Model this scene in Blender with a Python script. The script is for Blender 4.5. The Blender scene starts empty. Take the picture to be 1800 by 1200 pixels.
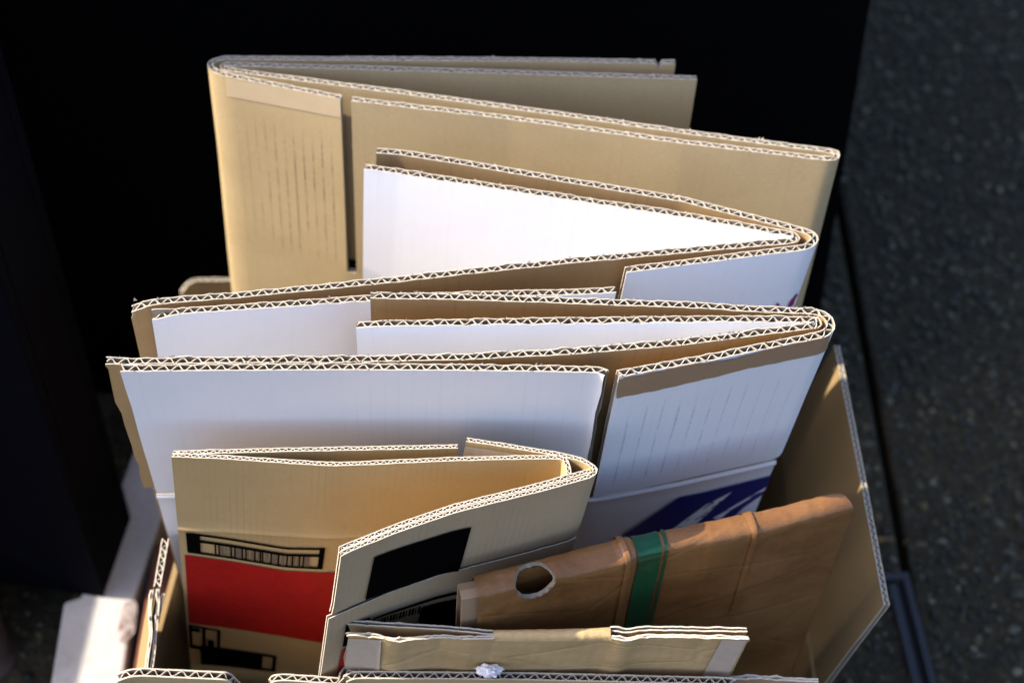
import bpy, bmesh, math, random
from mathutils import Vector, Matrix, noise
from mathutils.geometry import tessellate_polygon

random.seed(7)
V = Vector
SC = bpy.context.scene
COL = SC.collection

# ------------------------------------------------------------------ camera
CAM_H, PITCH, ROLL, FPX = 1.30, math.radians(50.5), math.radians(3.0), 2795.0   # FPX: focal length in 1800 px wide photo units
CAM = V((0, 0, CAM_H))
FWD = V((0, math.cos(PITCH), -math.sin(PITCH)))
UP0 = V((0, math.sin(PITCH), math.cos(PITCH)))
RGT = V((1, 0, 0)) * math.cos(ROLL) + UP0 * math.sin(ROLL)
UPV = UP0 * math.cos(ROLL) - V((1, 0, 0)) * math.sin(ROLL)
cd = bpy.data.cameras.new('camera')
cam = bpy.data.objects.new('camera', cd)
COL.objects.link(cam)
cam.matrix_world = Matrix(((RGT.x, UPV.x, -FWD.x, CAM.x), (RGT.y, UPV.y, -FWD.y, CAM.y), (RGT.z, UPV.z, -FWD.z, CAM.z), (0, 0, 0, 1)))
cd.sensor_fit = 'HORIZONTAL'
cd.sensor_width = 36.0
cd.lens = FPX / 1800 * 36
cd.clip_start, cd.clip_end = 0.05, 200
cd.dof.use_dof = True
cd.dof.focus_distance = 0.955
cd.dof.aperture_fstop = 5.6
SC.camera = cam

# ------------------------------------------------------------------ light
SUN_EL, SUN_B = math.radians(36), math.radians(1.5)      # from the left, slightly from behind the boxes
SUN_DIR = V((-math.cos(SUN_B) * math.cos(SUN_EL), math.sin(SUN_B) * math.cos(SUN_EL), math.sin(SUN_EL)))
sl = bpy.data.lights.new('sun', 'SUN')
sl.energy, sl.angle, sl.color = 3.8, math.radians(0.5), (1.0, 0.9, 0.74)
sun = bpy.data.objects.new('sun', sl)
COL.objects.link(sun)
sun.rotation_euler = SUN_DIR.to_track_quat('Z', 'Y').to_euler()
w = bpy.data.worlds.new('World')
SC.world = w
w.use_nodes = True
nt = w.node_tree
nt.nodes.clear()
sky = nt.nodes.new('ShaderNodeTexSky')
sky.sky_type = 'NISHITA'
sky.sun_disc = False
sky.ozone_density = 2.0
sky.dust_density = 3.0
sky.sun_elevation = SUN_EL
sky.sun_rotation = math.atan2(SUN_DIR.x, SUN_DIR.y)
bg = nt.nodes.new('ShaderNodeBackground')
bg.inputs['Strength'].default_value = 0.145
wo = nt.nodes.new('ShaderNodeOutputWorld')
tint = nt.nodes.new('ShaderNodeMix')
tint.data_type, tint.blend_type = 'RGBA', 'MULTIPLY'
tint.inputs[0].default_value = 1
tint.inputs[7].default_value = (1.03, 1.0, 1.05, 1)
nt.links.new(sky.outputs[0], tint.inputs[6])
nt.links.new(tint.outputs[2], bg.inputs[0])
nt.links.new(bg.outputs[0], wo.inputs[0])
SC.view_settings.view_transform = 'Standard'
SC.view_settings.look = 'None'
SC.view_settings.gamma = 1
SC.view_settings.exposure = 1.3
SC.view_settings.use_curve_mapping = False
SC.render.engine = 'CYCLES'
SC.cycles.use_denoising = True
SC.cycles.max_bounces = 8
SC.cycles.diffuse_bounces = 2

# ------------------------------------------------------------------ placing helpers
def ray(px, py):
    return (FWD * FPX + RGT * (px - 900) - UPV * (py - 600)).normalized()
def at(px, py, z):
    d = ray(px, py)
    return CAM + d * ((z - CAM.z) / d.z)
def on_plane(px, py, P, n):
    d = ray(px, py)
    return CAM + d * ((P - CAM).dot(n) / d.dot(n))
def edge_dir(T, px, py, ly=None, keep_y=False):
    """direction of a side edge that starts at T and passes the photo point, per metre of drop"""
    n = V((0, 1, 0)) if keep_y else V((0, 1, ly))
    P = on_plane(px, py, T, n)
    return (P - T) / (T.z - P.z)

# ------------------------------------------------------------------ materials
def ramp(N, L, src, a, b):
    m = N.new('ShaderNodeMapRange')
    m.interpolation_type = 'SMOOTHSTEP'
    m.inputs[1].default_value, m.inputs[2].default_value = a, b
    L.new(src, m.inputs[0])
    return m.outputs[0]
def mth(N, L, op, a, b=None):
    m = N.new('ShaderNodeMath')
    m.operation = op
    for i, x in enumerate((a, b)):
        if x is None: continue
        if isinstance(x, (int, float)): m.inputs[i].default_value = x
        else: L.new(x, m.inputs[i])
    return m.outputs[0]
def mixc(N, L, fac, a, b, mode='MIX'):
    m = N.new('ShaderNodeMix')
    m.data_type, m.blend_type = 'RGBA', mode
    for i, x in ((0, fac), (6, a), (7, b)):
        if isinstance(x, (int, float)): m.inputs[i].default_value = x
        elif isinstance(x, tuple): m.inputs[i].default_value = (*x, 1)
        else: L.new(x, m.inputs[i])
    return m.outputs[2]
def nz(N, L, vec, scale, detail=3, rough=.6):
    t = N.new('ShaderNodeTexNoise')
    t.inputs['Scale'].default_value, t.inputs['Detail'].default_value, t.inputs['Roughness'].default_value = scale, detail, rough
    L.new(vec, t.inputs['Vector'])
    return t.outputs['Fac']
def mapping(N, L, vec, sc, loc=(0, 0, 0)):
    m = N.new('ShaderNodeMapping')
    m.inputs['Scale'].default_value = sc
    m.inputs['Location'].default_value = loc
    L.new(vec, m.inputs['Vector'])
    return m.outputs[0]
MATS = {}
def new_mat(name):
    m = bpy.data.materials.new(name)
    m.use_nodes = True
    N, L = m.node_tree.nodes, m.node_tree.links
    b = N['Principled BSDF']
    return m, N, L, b

def paper(name, base, dark, rough=.85, spec=.25, flute=.0084, flute_amt=.03, blotch=.35, bump=.10, dirt=None, creases=0.0, specks=.5, seed=0.0):
    """paper liner on corrugated board; UV is in metres along the sheet and down from its edge"""
    m, N, L, b = new_mat(name)
    uv = N.new('ShaderNodeUVMap').outputs[0]
    p = mapping(N, L, uv, (1, 1, 1), (seed, seed * 1.7, 0))
    fib = nz(N, L, mapping(N, L, p, (260, 900, 1)), 1, 3, .7)
    big = nz(N, L, mapping(N, L, p, (14, 22, 1)), 1, 4, .6)
    fac = mth(N, L, 'ADD', mth(N, L, 'MULTIPLY', ramp(N, L, fib, .3, .75), .42), mth(N, L, 'MULTIPLY', ramp(N, L, big, .3, .75), blotch))
    col = mixc(N, L, fac, base, dark)
    # washboard of the flutes telegraphing through
    sep = N.new('ShaderNodeSeparateXYZ')
    L.new(uv, sep.inputs[0])
    wob = nz(N, L, mapping(N, L, p, (60, 25, 1)), 1, 2, .5)
    ph = mth(N, L, 'ADD', mth(N, L, 'MULTIPLY', sep.outputs[0], 2 * math.pi / flute), mth(N, L, 'MULTIPLY', wob, 1.2))
    wv = mth(N, L, 'SINE', ph)
    pt = nz(N, L, mapping(N, L, p, (40, 9, 1), (3, 1, 0)), 1, 3, .6)
    line = mth(N, L, 'MULTIPLY', ramp(N, L, wv, .75, 1.0), ramp(N, L, pt, .42, .68))
    col = mixc(N, L, mth(N, L, 'MULTIPLY', line, flute_amt * 2.2), col, tuple(c * .45 for c in dark))
    sp = nz(N, L, mapping(N, L, p, (520, 520, 1), (7, 2, 0)), 1, 2, .5)
    col = mixc(N, L, mth(N, L, 'MULTIPLY', ramp(N, L, sp, .70, .78), specks), col, tuple(c * .35 for c in dark))
    if dirt:      # grime picked out along the flute ridges: (u0, u1, w0, w1, strength, pitch)
        u0, u1, w0, w1, st, dp = dirt
        du = ramp(N, L, sep.outputs[0], u0, u0 + (u1 - u0) * .75)
        du2 = ramp(N, L, sep.outputs[0], u1 + .002, u1 - .002)
        dv = mth(N, L, 'MULTIPLY', ramp(N, L, sep.outputs[1], w0, w0 + .02), ramp(N, L, sep.outputs[1], w1, w1 - .015))
        n2 = nz(N, L, mapping(N, L, p, (110, 30, 1), (1, 9, 0)), 1, 4, .75)
        n3 = nz(N, L, mapping(N, L, p, (900, 500, 1), (1, 4, 0)), 1, 2, .6)
        w2 = mth(N, L, 'SINE', mth(N, L, 'ADD', mth(N, L, 'MULTIPLY', sep.outputs[0], 2 * math.pi / dp), mth(N, L, 'MULTIPLY', n2, .9)))
        ln = mth(N, L, 'MULTIPLY', ramp(N, L, w2, .86, 1.0), mth(N, L, 'MULTIPLY', ramp(N, L, n2, .34, .62), ramp(N, L, n3, .25, .6)))
        ln = mth(N, L, 'ADD', mth(N, L, 'MULTIPLY', ln, 1.0), mth(N, L, 'MULTIPLY', ramp(N, L, n2, .45, .8), .06))
        dm = mth(N, L, 'MULTIPLY', mth(N, L, 'MULTIPLY', du, du2), mth(N, L, 'MULTIPLY', dv, ln))
        col = mixc(N, L, mth(N, L, 'MULTIPLY', dm, st), col, (.05, .04, .03))
    L.new(col, b.inputs['Base Color'])
    b.inputs['Roughness'].default_value = rough
    b.inputs['Specular IOR Level'].default_value = spec
    h = mth(N, L, 'ADD', mth(N, L, 'MULTIPLY', wv, .12), mth(N, L, 'MULTIPLY', fib, .5))
    if creases:
        vo = N.new('ShaderNodeTexVoronoi')
        vo.feature = 'DISTANCE_TO_EDGE'
        vo.inputs['Scale'].default_value = 1
        L.new(mapping(N, L, p, (9, 16, 1)), vo.inputs['Vector'])
        cr = nz(N, L, mapping(N, L, p, (30, 45, 1)), 1, 5, .65)
        h = mth(N, L, 'ADD', h, mth(N, L, 'ADD', mth(N, L, 'MULTIPLY', cr, creases * 6), mth(N, L, 'MULTIPLY', ramp(N, L, vo.outputs[0], 0, .04), creases * 1.5)))
    bp = N.new('ShaderNodeBump')
    bp.inputs['Strength'].default_value = bump
    bp.inputs['Distance'].default_value = .0006
    L.new(h, bp.inputs['Height'])
    L.new(bp.outputs[0], b.inputs['Normal'])
    return m

def simple(name, col, rough=.8, spec=.3, metal=0, nscale=120, namt=.3, col2=None, bump=.1, dist=.0006):
    m, N, L, b = new_mat(name)
    oc = N.new('ShaderNodeTexCoord').outputs['Object']
    n = nz(N, L, oc, nscale, 5, .65)
    c2 = col2 or tuple(c * .5 for c in col)
    L.new(mixc(N, L, mth(N, L, 'MULTIPLY', ramp(N, L, n, .35, .75), namt if not col2 else 1), col, c2), b.inputs['Base Color'])
    b.inputs['Roughness'].default_value = rough
    b.inputs['Specular IOR Level'].default_value = spec
    b.inputs['Metallic'].default_value = metal
    bp = N.new('ShaderNodeBump')
    bp.inputs['Strength'].default_value = bump
    bp.inputs['Distance'].default_value = dist
    L.new(n, bp.inputs['Height'])
    L.new(bp.outputs[0], b.inputs['Normal'])
    return m

KRAFT, KDARK = (.46, .345, .185), (.335, .245, .125)
M_kraft = paper('kraft_paper', KRAFT, KDARK)
M_kraft_dirty = paper('kraft_paper_grimy', KRAFT, KDARK, dirt=(.335, .438, .025, .153, 1.0, .0072), seed=2.3)
M_inner = paper('brown_inner_liner', (.43, .285, .135), (.33, .21, .09), seed=4.1, flute_amt=.10)
M_inner_small = paper('brown_inner_liner_fine', (.47, .33, .155), (.37, .25, .105), seed=1.1, flute=.0042, flute_amt=.10)
M_outer_small = paper('brown_outer_liner_fine', (.44, .325, .195), (.35, .25, .14), seed=5.1, flute=.0042, flute_amt=.08)
M_white = paper('white_coated_liner', (.86, .855, .875), (.80, .795, .82), rough=.45, spec=.4, flute_amt=.03, blotch=.4, bump=.08, specks=.12, creases=.2)
M_white_dirty = paper('white_coated_liner_grimy', (.86, .855, .875), (.80, .795, .82), rough=.45, spec=.4, flute_amt=.03, blotch=.3, bump=.06, specks=.1, creases=.12, dirt=(.25, .42, .032, .150, .36, .0108), seed=3.2)
M_olive = paper('olive_kraft', (.55, .385, .19), (.38, .255, .115), creases=.7, bump=.6, flute_amt=0, seed=8.2, blotch=.8)
M_wrap = paper('glossy_brown_wrap', (.26, .122, .042), (.14, .060, .018), rough=.28, spec=.5, creases=.5, bump=.5, flute_amt=0, seed=6.4, blotch=.8)
M_cont = paper('container_kraft', (.30, .205, .095), (.21, .14, .06), seed=9.2)
M_edge = simple('cut_paper_edge', (.58, .51, .41), nscale=900, namt=.35)
M_flute = simple('fluting_paper', (.33, .285, .225), nscale=700, namt=.3)
M_torn = simple('torn_white_fibre', (.25, .205, .155), nscale=500, namt=.3, bump=.6)
M_tape_kraft = simple('clear_tape_on_kraft', (.52, .40, .25), rough=.3, spec=.4, nscale=90, namt=.12)
M_tape_brown = paper('brown_paper_tape', (.36, .235, .14), (.30, .19, .105), rough=.55, flute_amt=.0, bump=.08, seed=7.7)
M_tape_grey = simple('greyish_tape', (.50, .41, .325), rough=.5, spec=.4, nscale=160, namt=.25)
M_green = simple('green_tape', (.004, .062, .024), rough=.28, spec=.5, nscale=150, namt=.3)
M_ink_black = simple('black_ink', (.0018, .0016, .0016), rough=.9, spec=.02, nscale=800, namt=.3)
M_ink_red = simple('red_ink', (.35, .009, .007), rough=.5, spec=.25, nscale=120, namt=.45)
M_ink_blue = simple('blue_ink', (.008, .013, .155), rough=.45, spec=.3, nscale=300, namt=.15)
M_ink_pink = simple('magenta_ink', (.30, .02, .10), rough=.5, nscale=300, namt=.2)
M_ink_grey = simple('fine_bar_ink', (.15, .11, .075), nscale=300, namt=.2)
M_black = simple('black_panel', (.0012, .0012, .0013), rough=.85, spec=.03, nscale=40, namt=.2)
M_navy = simple('navy_black_panel', (.0010, .0013, .0032), rough=.7, spec=.03, nscale=40, namt=.3)
M_metal = simple('dull_steel', (.05, .05, .052), rough=.4, metal=.8, nscale=160, namt=.5)
M_groove = simple('joint_dirt', (.006, .006, .006), nscale=300)
M_brick = simple('red_brown_brick', (.17, .06, .035), nscale=60, col2=(.09, .035, .022), bump=.4)
M_post = simple('rusty_post', (.07, .05, .042), rough=.5, nscale=25, col2=(.035, .018, .013), bump=.3)
M_scrap = simple('crumpled_paper', (.72, .70, .74), nscale=200, namt=.3)

# ------------------------------------------------------------------ object helpers
def empty(name, loc, label, cat, group=None):
    o = bpy.data.objects.new(name, None)
    o.empty_display_size = .05
    COL.objects.link(o)
    o.location = loc
    o['label'], o['category'] = label, cat
    if group: o['group'] = group
    return o
def mesh_obj(name, vs, fs, mats, fm=None, uvs=None, parent=None, smooth=False, label=None):
    me = bpy.data.meshes.new(name)
    base = V((0, 0, 0))
    p = parent
    while p: base += p.location; p = p.parent
    me.from_pydata([tuple(v - base) for v in vs], [], fs)
    for m in mats: me.materials.append(m)
    if fm: me.polygons.foreach_set('material_index', fm)
    if smooth: me.polygons.foreach_set('use_smooth', [True] * len(fs))
    if uvs:
        lay = me.uv_layers.new(name='UVMap')
        for l in me.loops: lay.data[l.index].uv = uvs[l.vertex_index]
    me.update()
    o = bpy.data.objects.new(name, me)
    COL.objects.link(o)
    if parent: o.parent = parent
    if label: o['label'] = label
    return o
def tag(o, label, cat, group=None):
    o['label'], o['category'] = label, cat
    if group: o['group'] = group
    return o

# ------------------------------------------------------------------ corrugated board
def fillet(pts, r):
    out = [pts[0]]
    for i in range(1, len(pts) - 1):
        a, p, c = pts[i - 1], pts[i], pts[i + 1]
        d1, d2 = p - a, c - p
        r1, r2 = min(r, d1.length * .45), min(r, d2.length * .45)
        q0, q2 = p - d1.normalized() * r1, p + d2.normalized() * r2
        for k in range(6):
            t = k / 5
            out.append(q0 * (1 - t) ** 2 + p * 2 * t * (1 - t) + q2 * t * t)
    out.append(pts[-1])
    return out
class Sheet:
    """a board: a line seen from above (its top edge) and the direction it runs down at its left and right ends"""
    def __init__(s, pts, fl, fr, r=.004, bow=.0012, seed=0, score=None):
        s.p = fillet(pts, r)
        s.cum = [0]
        for a, b in zip(s.p, s.p[1:]): s.cum.append(s.cum[-1] + (b - a).length)
        s.L = s.cum[-1]
        s.fl, s.fr, s.bow, s.seed, s.score = fl, fr, bow, seed, score
    def T(s, u):
        u = max(0, min(s.L, u))
        lo, hi = 0, len(s.cum) - 1
        while hi - lo > 1:
            m = (lo + hi) // 2
            if s.cum[m] <= u: lo = m
            else: hi = m
        d = s.cum[hi] - s.cum[lo]
        return s.p[lo].lerp(s.p[hi], (u - s.cum[lo]) / d if d > 1e-9 else 0)
    def nrm(s, u):
        t = s.T(u + .0015) - s.T(u - .0015)
        return V((t.y, -t.x, 0)).normalized()
    def D(s, x):
        (xl, dl), (xr, dr) = s.fl, s.fr
        k = max(-.1, min(1.1, (x - xl) / (xr - xl))) if abs(xr - xl) > 1e-6 else 0
        return dl.lerp(dr, k)
    def S(s, u, w, off=0):
        p = s.T(u)
        b = s.bow * noise.noise(V((p.x * 7 + s.seed, w * 9, s.seed * 3.1))) * min(1, w * 12)
        if s.score:
            for ws, amp in s.score: b += amp * math.exp(-((w - ws) / .0022) ** 2)
        return p + s.D(p.x) * w + s.nrm(u) * (off + b)
    def hit(s, px, py, off=0, umin=0, umax=None):
        d = ray(px, py)
        best = None
        umax = s.L if umax is None else umax
        n = max(1, int((umax - umin) / .004))
        for i in range(n):
            u0, u1 = umin + (umax - umin) * i / n, umin + (umax - umin) * (i + 1) / n
            a, b, c = s.S(u0, .05, off), s.S(u1, .05, off), s.S(u0, .25, off)
            nn = (b - a).cross(c - a)
            if abs(d.dot(nn)) < 1e-12: continue
            k = (a - CAM).dot(nn) / d.dot(nn)
            P = CAM + d * k
            A0, A1 = s.T(u0), s.T(u1)
            ww = A0.z - P.z
            for _ in range(3):      # refine the drop for tops that are not level
                q0, q1 = A0 + s.D(A0.x) * ww, A1 + s.D(A1.x) * ww
                e = q1 - q0
                tt = (P - q0).dot(e) / e.dot(e)
                ww = A0.z + (A1.z - A0.z) * tt - P.z
            pen = max(0, -tt, tt - 1)
            if i == 0 and tt < 0 or i == n - 1 and tt > 1: pen = min(pen, .079)
            if best is None or pen < best[0] - 1e-6: best = (pen, u0 + (u1 - u0) * tt, ww)
        return best[1], best[2]

def board(sh, name, parent, mA, mB, t=.005, pitch=.0083, w0=0, w1=.3, u0=0, u1=None, rag=(.0003, .0003), flute=True, fuzz=0, ends=(0, 0), label=None, depth=.05, seed=0, cut=None, lt=.0006):
    """two paper liners and (as a sub-part) the wavy sheet between them. cut(u, side) lowers the top edge locally; ends: raggedness of side edges"""
    u1 = sh.L if u1 is None else u1
    nu = max(2, int((u1 - u0) / .0024))
    rows = [0, .0015, .006, .02, .045]
    hh = w1 - w0
    rows = [r for r in rows if r < hh]
    while rows[-1] + .014 < hh: rows.append(rows[-1] + .014)
    rows.append(hh)
    if sh.score:
        for ws, _ in sh.score:
            if w0 < ws < w1: rows += [ws - w0 + k * .0011 for k in (-3, -2, -1, 0, 1, 2, 3)]
    rows = sorted(set(round(r, 5) for r in rows if 0 <= r <= hh))
    vs, fs, fm, uv = [], [], [], []
    for side, mi, rg in ((1, 0, rag[0]), (-1, 1, rag[1])):
        o1, o2 = side * t / 2, side * (t / 2 - lt)
        base = len(vs)
        nw = len(rows)
        for i in range(nu + 1):
            u = u0 + (u1 - u0) * i / nu
            j = rg * (noise.noise(V((u * 300, seed * 5.3 + side, 2))) + 1.3 * noise.noise(V((u * 110, seed * 1.3 + side * 3, 9))))
            flare = max(0, j) * .3 * side
            cu = cut(u, side) if cut else 0
            for k, r in enumerate(rows):
                ww = w0 + cu + r * (hh - cu) / hh
                f = 1 if k == 0 else (.45 if k == 1 else 0)
                du = 0
                if i == 0: du = ends[0] * noise.noise(V((ww * 300, seed, side * 4)))
                if i == nu: du = ends[1] * noise.noise(V((ww * 300, seed + 5, side * 4)))
                for o in (o1, o2):
                    P = sh.S(u + 0, ww, o + flare * f)
                    P.z += j * f
                    if du: P += (sh.T(min(sh.L, u + .002)) - sh.T(max(0, u - .002))).normalized() * du
                    vs.append(P)
                    uv.append((u, ww))
        def ix(i, k, o): return base + (i * nw + k) * 2 + o
        for i in range(nu):
            for k in range(nw - 1):
                q = [ix(i, k, 0), ix(i, k + 1, 0), ix(i + 1, k + 1, 0), ix(i + 1, k, 0)]
                fs.append(q if side > 0 else q[::-1]); fm.append(mi)
                q = [ix(i, k, 1), ix(i + 1, k, 1), ix(i + 1, k + 1, 1), ix(i, k + 1, 1)]
                fs.append(q if side > 0 else q[::-1]); fm.append(3)
            for k, fl in ((0, 0), (nw - 1, 1)):
                fs.append([ix(i, k, 0), ix(i + 1, k, 0), ix(i + 1, k, 1), ix(i, k, 1)]); fm.append(2)
        for i in (0, nu):
            for k in range(nw - 1):
                fs.append([ix(i, k, 0), ix(i, k, 1), ix(i, k + 1, 1), ix(i, k + 1, 0)]); fm.append(2)
    rf = random.Random(int(seed * 7 + 1))
    for _ in range(int(fuzz * (u1 - u0) / .45)):      # torn paper fibres standing along the cut edge
        u, side = rf.uniform(u0, u1), rf.choice((1, -1, -1))
        if noise.noise(V((u * 30, seed, 11))) < -.1: continue
        wd, hg, ln = rf.uniform(.0003, .0013), rf.uniform(.0005, .0021) , rf.uniform(-.001, .001)
        o_ = side * (t / 2 - .0002)
        b0 = len(vs)
        vs += [sh.S(u - wd, w0 + .0006, o_), sh.S(u + wd, w0 + .0006, o_), sh.S(u + ln, w0 - hg, o_ + side * rf.uniform(-.0006, .0009))]
        uv += [(u, w0)] * 3
        fs.append([b0, b0 + 1, b0 + 2]); fm.append(2)
    ob = mesh_obj(name, vs, fs, [mA, mB, M_edge, M_flute], fm, uv, parent, True, label)
    ob.data.set_sharp_from_angle(angle=math.radians(38))
    if flute:
        vs, fs, fm = [], [], []
        amp, mt = t / 2 - lt - .0002, .00045
        n = max(8, int((u1 - u0) / pitch * 12))
        dep = min(depth, hh * .95)
        ph = random.random() * 6
        rs = (0, .004, dep)
        for i in range(n + 1):
            u = u0 + .0005 + (u1 - u0 - .001) * i / n
            x = 2 * math.pi * u / pitch + ph + .85 * noise.noise(V((u * 75, seed, 4)))
            x += .22 * math.sin(x)
            c = max(-1, min(1, 1.12 * math.sin(x)))
            am = amp * (1 - .30 * abs(noise.noise(V((u * 60, seed, 8)))))
            sl = am * 1.12 * math.cos(x) * 2 * math.pi / pitch
            k = math.sqrt(1 + min(sl * sl, 6))
            dz = .0005 * noise.noise(V((u * 300, seed, 6))) - .0002
            cu = max(cut(u, 1), cut(u, -1)) if cut else 0
            for r in rs:
                for sg in (1, -1):
                    P = sh.S(u, w0 + r + cu, am * c + sg * mt * .5 * k)
                    if r == 0: P.z += dz
                    vs.append(P)
        def ix(i, r, o): return (i * 3 + r) * 2 + o
        for i in range(n):
            for r in (0, 1):
                fs.append([ix(i, r, 0), ix(i, r + 1, 0), ix(i + 1, r + 1, 0), ix(i + 1, r, 0)]); fm.append(0)
                fs.append([ix(i, r, 1), ix(i + 1, r, 1), ix(i + 1, r + 1, 1), ix(i, r + 1, 1)]); fm.append(0)
            fs.append([ix(i, 0, 0), ix(i + 1, 0, 0), ix(i + 1, 0, 1), ix(i, 0, 1)]); fm.append(1)
        mesh_obj('fluting', vs, fs, [M_flute, M_edge], fm, None, ob, False)
    ob['_t'] = t
    return ob

# ---- flat print and tape lying on a sheet
def columns(sh, cols, side, t, **kw):
    """cols: (s, top photo point, bottom photo point) -> function (s, t) to a point on the sheet"""
    o = side * (t / 2)
    cc = [(s, sh.hit(*a, off=o, **kw), sh.hit(*b, off=o, **kw)) for s, a, b in cols]
    def f(s, v, off=.0009):
        for (s0, a0, b0), (s1, a1, b1) in zip(cc, cc[1:]):
            if s <= s1 or s1 == cc[-1][0]:
                k = (s - s0) / (s1 - s0)
                u = (a0[0] * (1 - k) + a1[0] * k) * (1 - v) + (b0[0] * (1 - k) + b1[0] * k) * v
                w = (a0[1] * (1 - k) + a1[1] * k) * (1 - v) + (b0[1] * (1 - k) + b1[1] * k) * v
                return u, w
    return f
def patch(sh, name, parent, mat, f, side, t, rect=(0, 0, 1, 1), nu=24, nv=6, off=.0009, edge=None, label=None):
    vs, uv, fs = [], [], []
    s0, v0, s1, v1 = rect
    for i in range(nu + 1):
        for j in range(nv + 1):
            a, b = s0 + (s1 - s0) * i / nu, v0 + (v1 - v0) * j / nv
            if edge: a, b = edge(a, b, i, j, nu, nv)
            u, w_ = f(a, b)
            vs.append(sh.S(u, w_, side * (t / 2 + off)))
            uv.append((u, w_))
    for i in range(nu):
        for j in range(nv):
            k = i * (nv + 1) + j
            q = [k, k + 1, k + nv + 2, k + nv + 1]
            fs.append(q if side > 0 else q[::-1])
    return mesh_obj(name, vs, fs, [mat], None, uv, parent, True, label)
def multi(sh, name, parent, mat, f, side, t, rects, off=.0009, label=None):
    """several printed marks joined in one sub-part (bars of a barcode)"""
    vs, fs = [], []
    for (s0, v0, s1, v1) in rects:
        nu = max(1, int((s1 - s0) * 16))
        b = len(vs)
        for i in range(nu + 1):
            for v in (v0, v1):
                u, w_ = f(s0 + (s1 - s0) * i / nu, v)
                vs.append(sh.S(u, w_, side * (t / 2 + off)))
        for i in range(nu):
            q = [b + i * 2, b + i * 2 + 1, b + i * 2 + 3, b + i * 2 + 2]
            fs.append(q if side > 0 else q[::-1])
    return mesh_obj(name, vs, fs, [mat], None, None, parent, False, label)
def poly(sh, name, parent, mat, pxs, side, t, off=.0009, label=None, **kw):
    uw = [sh.hit(x, y, off=side * t / 2, **kw) for x, y in pxs]
    tris = tessellate_polygon([[V((a, b, 0)) for a, b in uw]])
    vs, fs, K = [], [], 10       # each triangle split finely so that the print follows the bowed sheet
    for tr in tris:
        A, B, C_ = (V(uw[i]) for i in tr)
        ids = {}
        for i in range(K + 1):
            for j in range(K + 1 - i):
                q = A + (B - A) * (i / K) + (C_ - A) * (j / K)
                ids[i, j] = len(vs)
                vs.append(sh.S(q.x, q.y, side * (t / 2 + off)))
        for i in range(K):
            for j in range(K - i):
                fs.append([ids[i, j], ids[i + 1, j], ids[i, j + 1]])
                if i + j < K - 1: fs.append([ids[i + 1, j], ids[i + 1, j + 1], ids[i, j + 1]])
    return mesh_obj(name, vs, fs, [mat], None, None, parent, False, label)

def tops(pts, z):
    return [at(p[0], p[1], p[2] if len(p) > 2 else z) for p in pts]
def frame(z, L0, L1, R0, R1, ly):
    a, b = at(*L0, z), at(*R0, z)
    return (a.x, edge_dir(a, *L1, ly)), (b.x, edge_dir(b, *R1, ly))

# ================================================================== SETTING
def slab(name, outline, z0, z1, mat, parent=None, label=None, bev=.004):
    bm = bmesh.new()
    lo = [bm.verts.new((p[0], p[1], z0)) for p in outline]
    f = bm.faces.new(lo)
    if f.normal.z > 0 or True: bm.normal_update()
    if f.normal.z > 0: f.normal_flip()
    ex = bmesh.ops.extrude_face_region(bm, geom=[f])
    for v in ex['geom']:
        if isinstance(v, bmesh.types.BMVert): v.co.z = z1
    bmesh.ops.recalc_face_normals(bm, faces=bm.faces)
    if bev: bmesh.ops.bevel(bm, geom=[e for e in bm.edges], offset=bev, segments=2, affect='EDGES', profile=.6)
    base = V((0, 0, 0)); p = parent
    while p: base += p.location; p = p.parent
    bmesh.ops.translate(bm, verts=bm.verts, vec=-base)
    me = bpy.data.meshes.new(name)
    bm.to_mesh(me); bm.free()
    me.materials.append(mat)
    o = bpy.data.objects.new(name, me)
    COL.objects.link(o)
    if parent: o.parent = parent
    if label: o['label'] = label
    return o

# --- paving: exposed aggregate, dark
def aggregate_mat():
    m, N, L, b = new_mat('exposed_aggregate')
    oc = N.new('ShaderNodeTexCoord').outputs['Object']
    n1 = nz(N, L, oc, 90, 6, .7)
    n2 = nz(N, L, oc, 6, 3, .6)
    vo = N.new('ShaderNodeTexVoronoi')
    vo.inputs['Scale'].default_value = 140
    L.new(oc, vo.inputs['Vector'])
    bw = N.new('ShaderNodeRGBToBW'); L.new(vo.outputs['Color'], bw.inputs[0])
    c = mixc(N, L, ramp(N, L, n1, .3, .75), (.052, .039, .018), (.016, .0125, .0065))
    c = mixc(N, L, mth(N, L, 'MULTIPLY', ramp(N, L, bw.outputs[0], .62, .95), .6), c, (.09, .073, .042))
    c = mixc(N, L, mth(N, L, 'MULTIPLY', n2, .4), c, (.012, .012, .012))
    L.new(c, b.inputs['Base Color'])
    b.inputs['Roughness'].default_value = .85
    b.inputs['Specular IOR Level'].default_value = .2
    bp = N.new('ShaderNodeBump'); bp.inputs['Strength'].default_value = .8; bp.inputs['Distance'].default_value = .002
    L.new(mth(N, L, 'ADD', n1, vo.outputs['Distance']), bp.inputs['Height'])
    L.new(bp.outputs[0], b.inputs['Normal'])
    return m
M_agg = aggregate_mat()
gv = [V((-60, -60, -.03)), V((60, -60, -.03)), V((60, 60, -.03)), V((-60, 60, -.03))]
o = mesh_obj('ground', gv, [[0, 1, 2, 3]], [M_groove]); o['kind'] = 'structure'
J0, J1 = at(1490, 440, 0), at(1592, 995, 0)
JD = (J1 - J0).normalized()
JN = V((-JD.y, JD.x, 0))
if JN.x < 0: JN = -JN
def jp(k, off): return J0 + JD * k + JN * off
g = .0045
o = slab('pavement', [jp(-3, g), jp(4, g), jp(4, g + 8), jp(-3, g + 8)], -.06, 0, M_agg, bev=.003); o['kind'] = 'structure'
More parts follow.
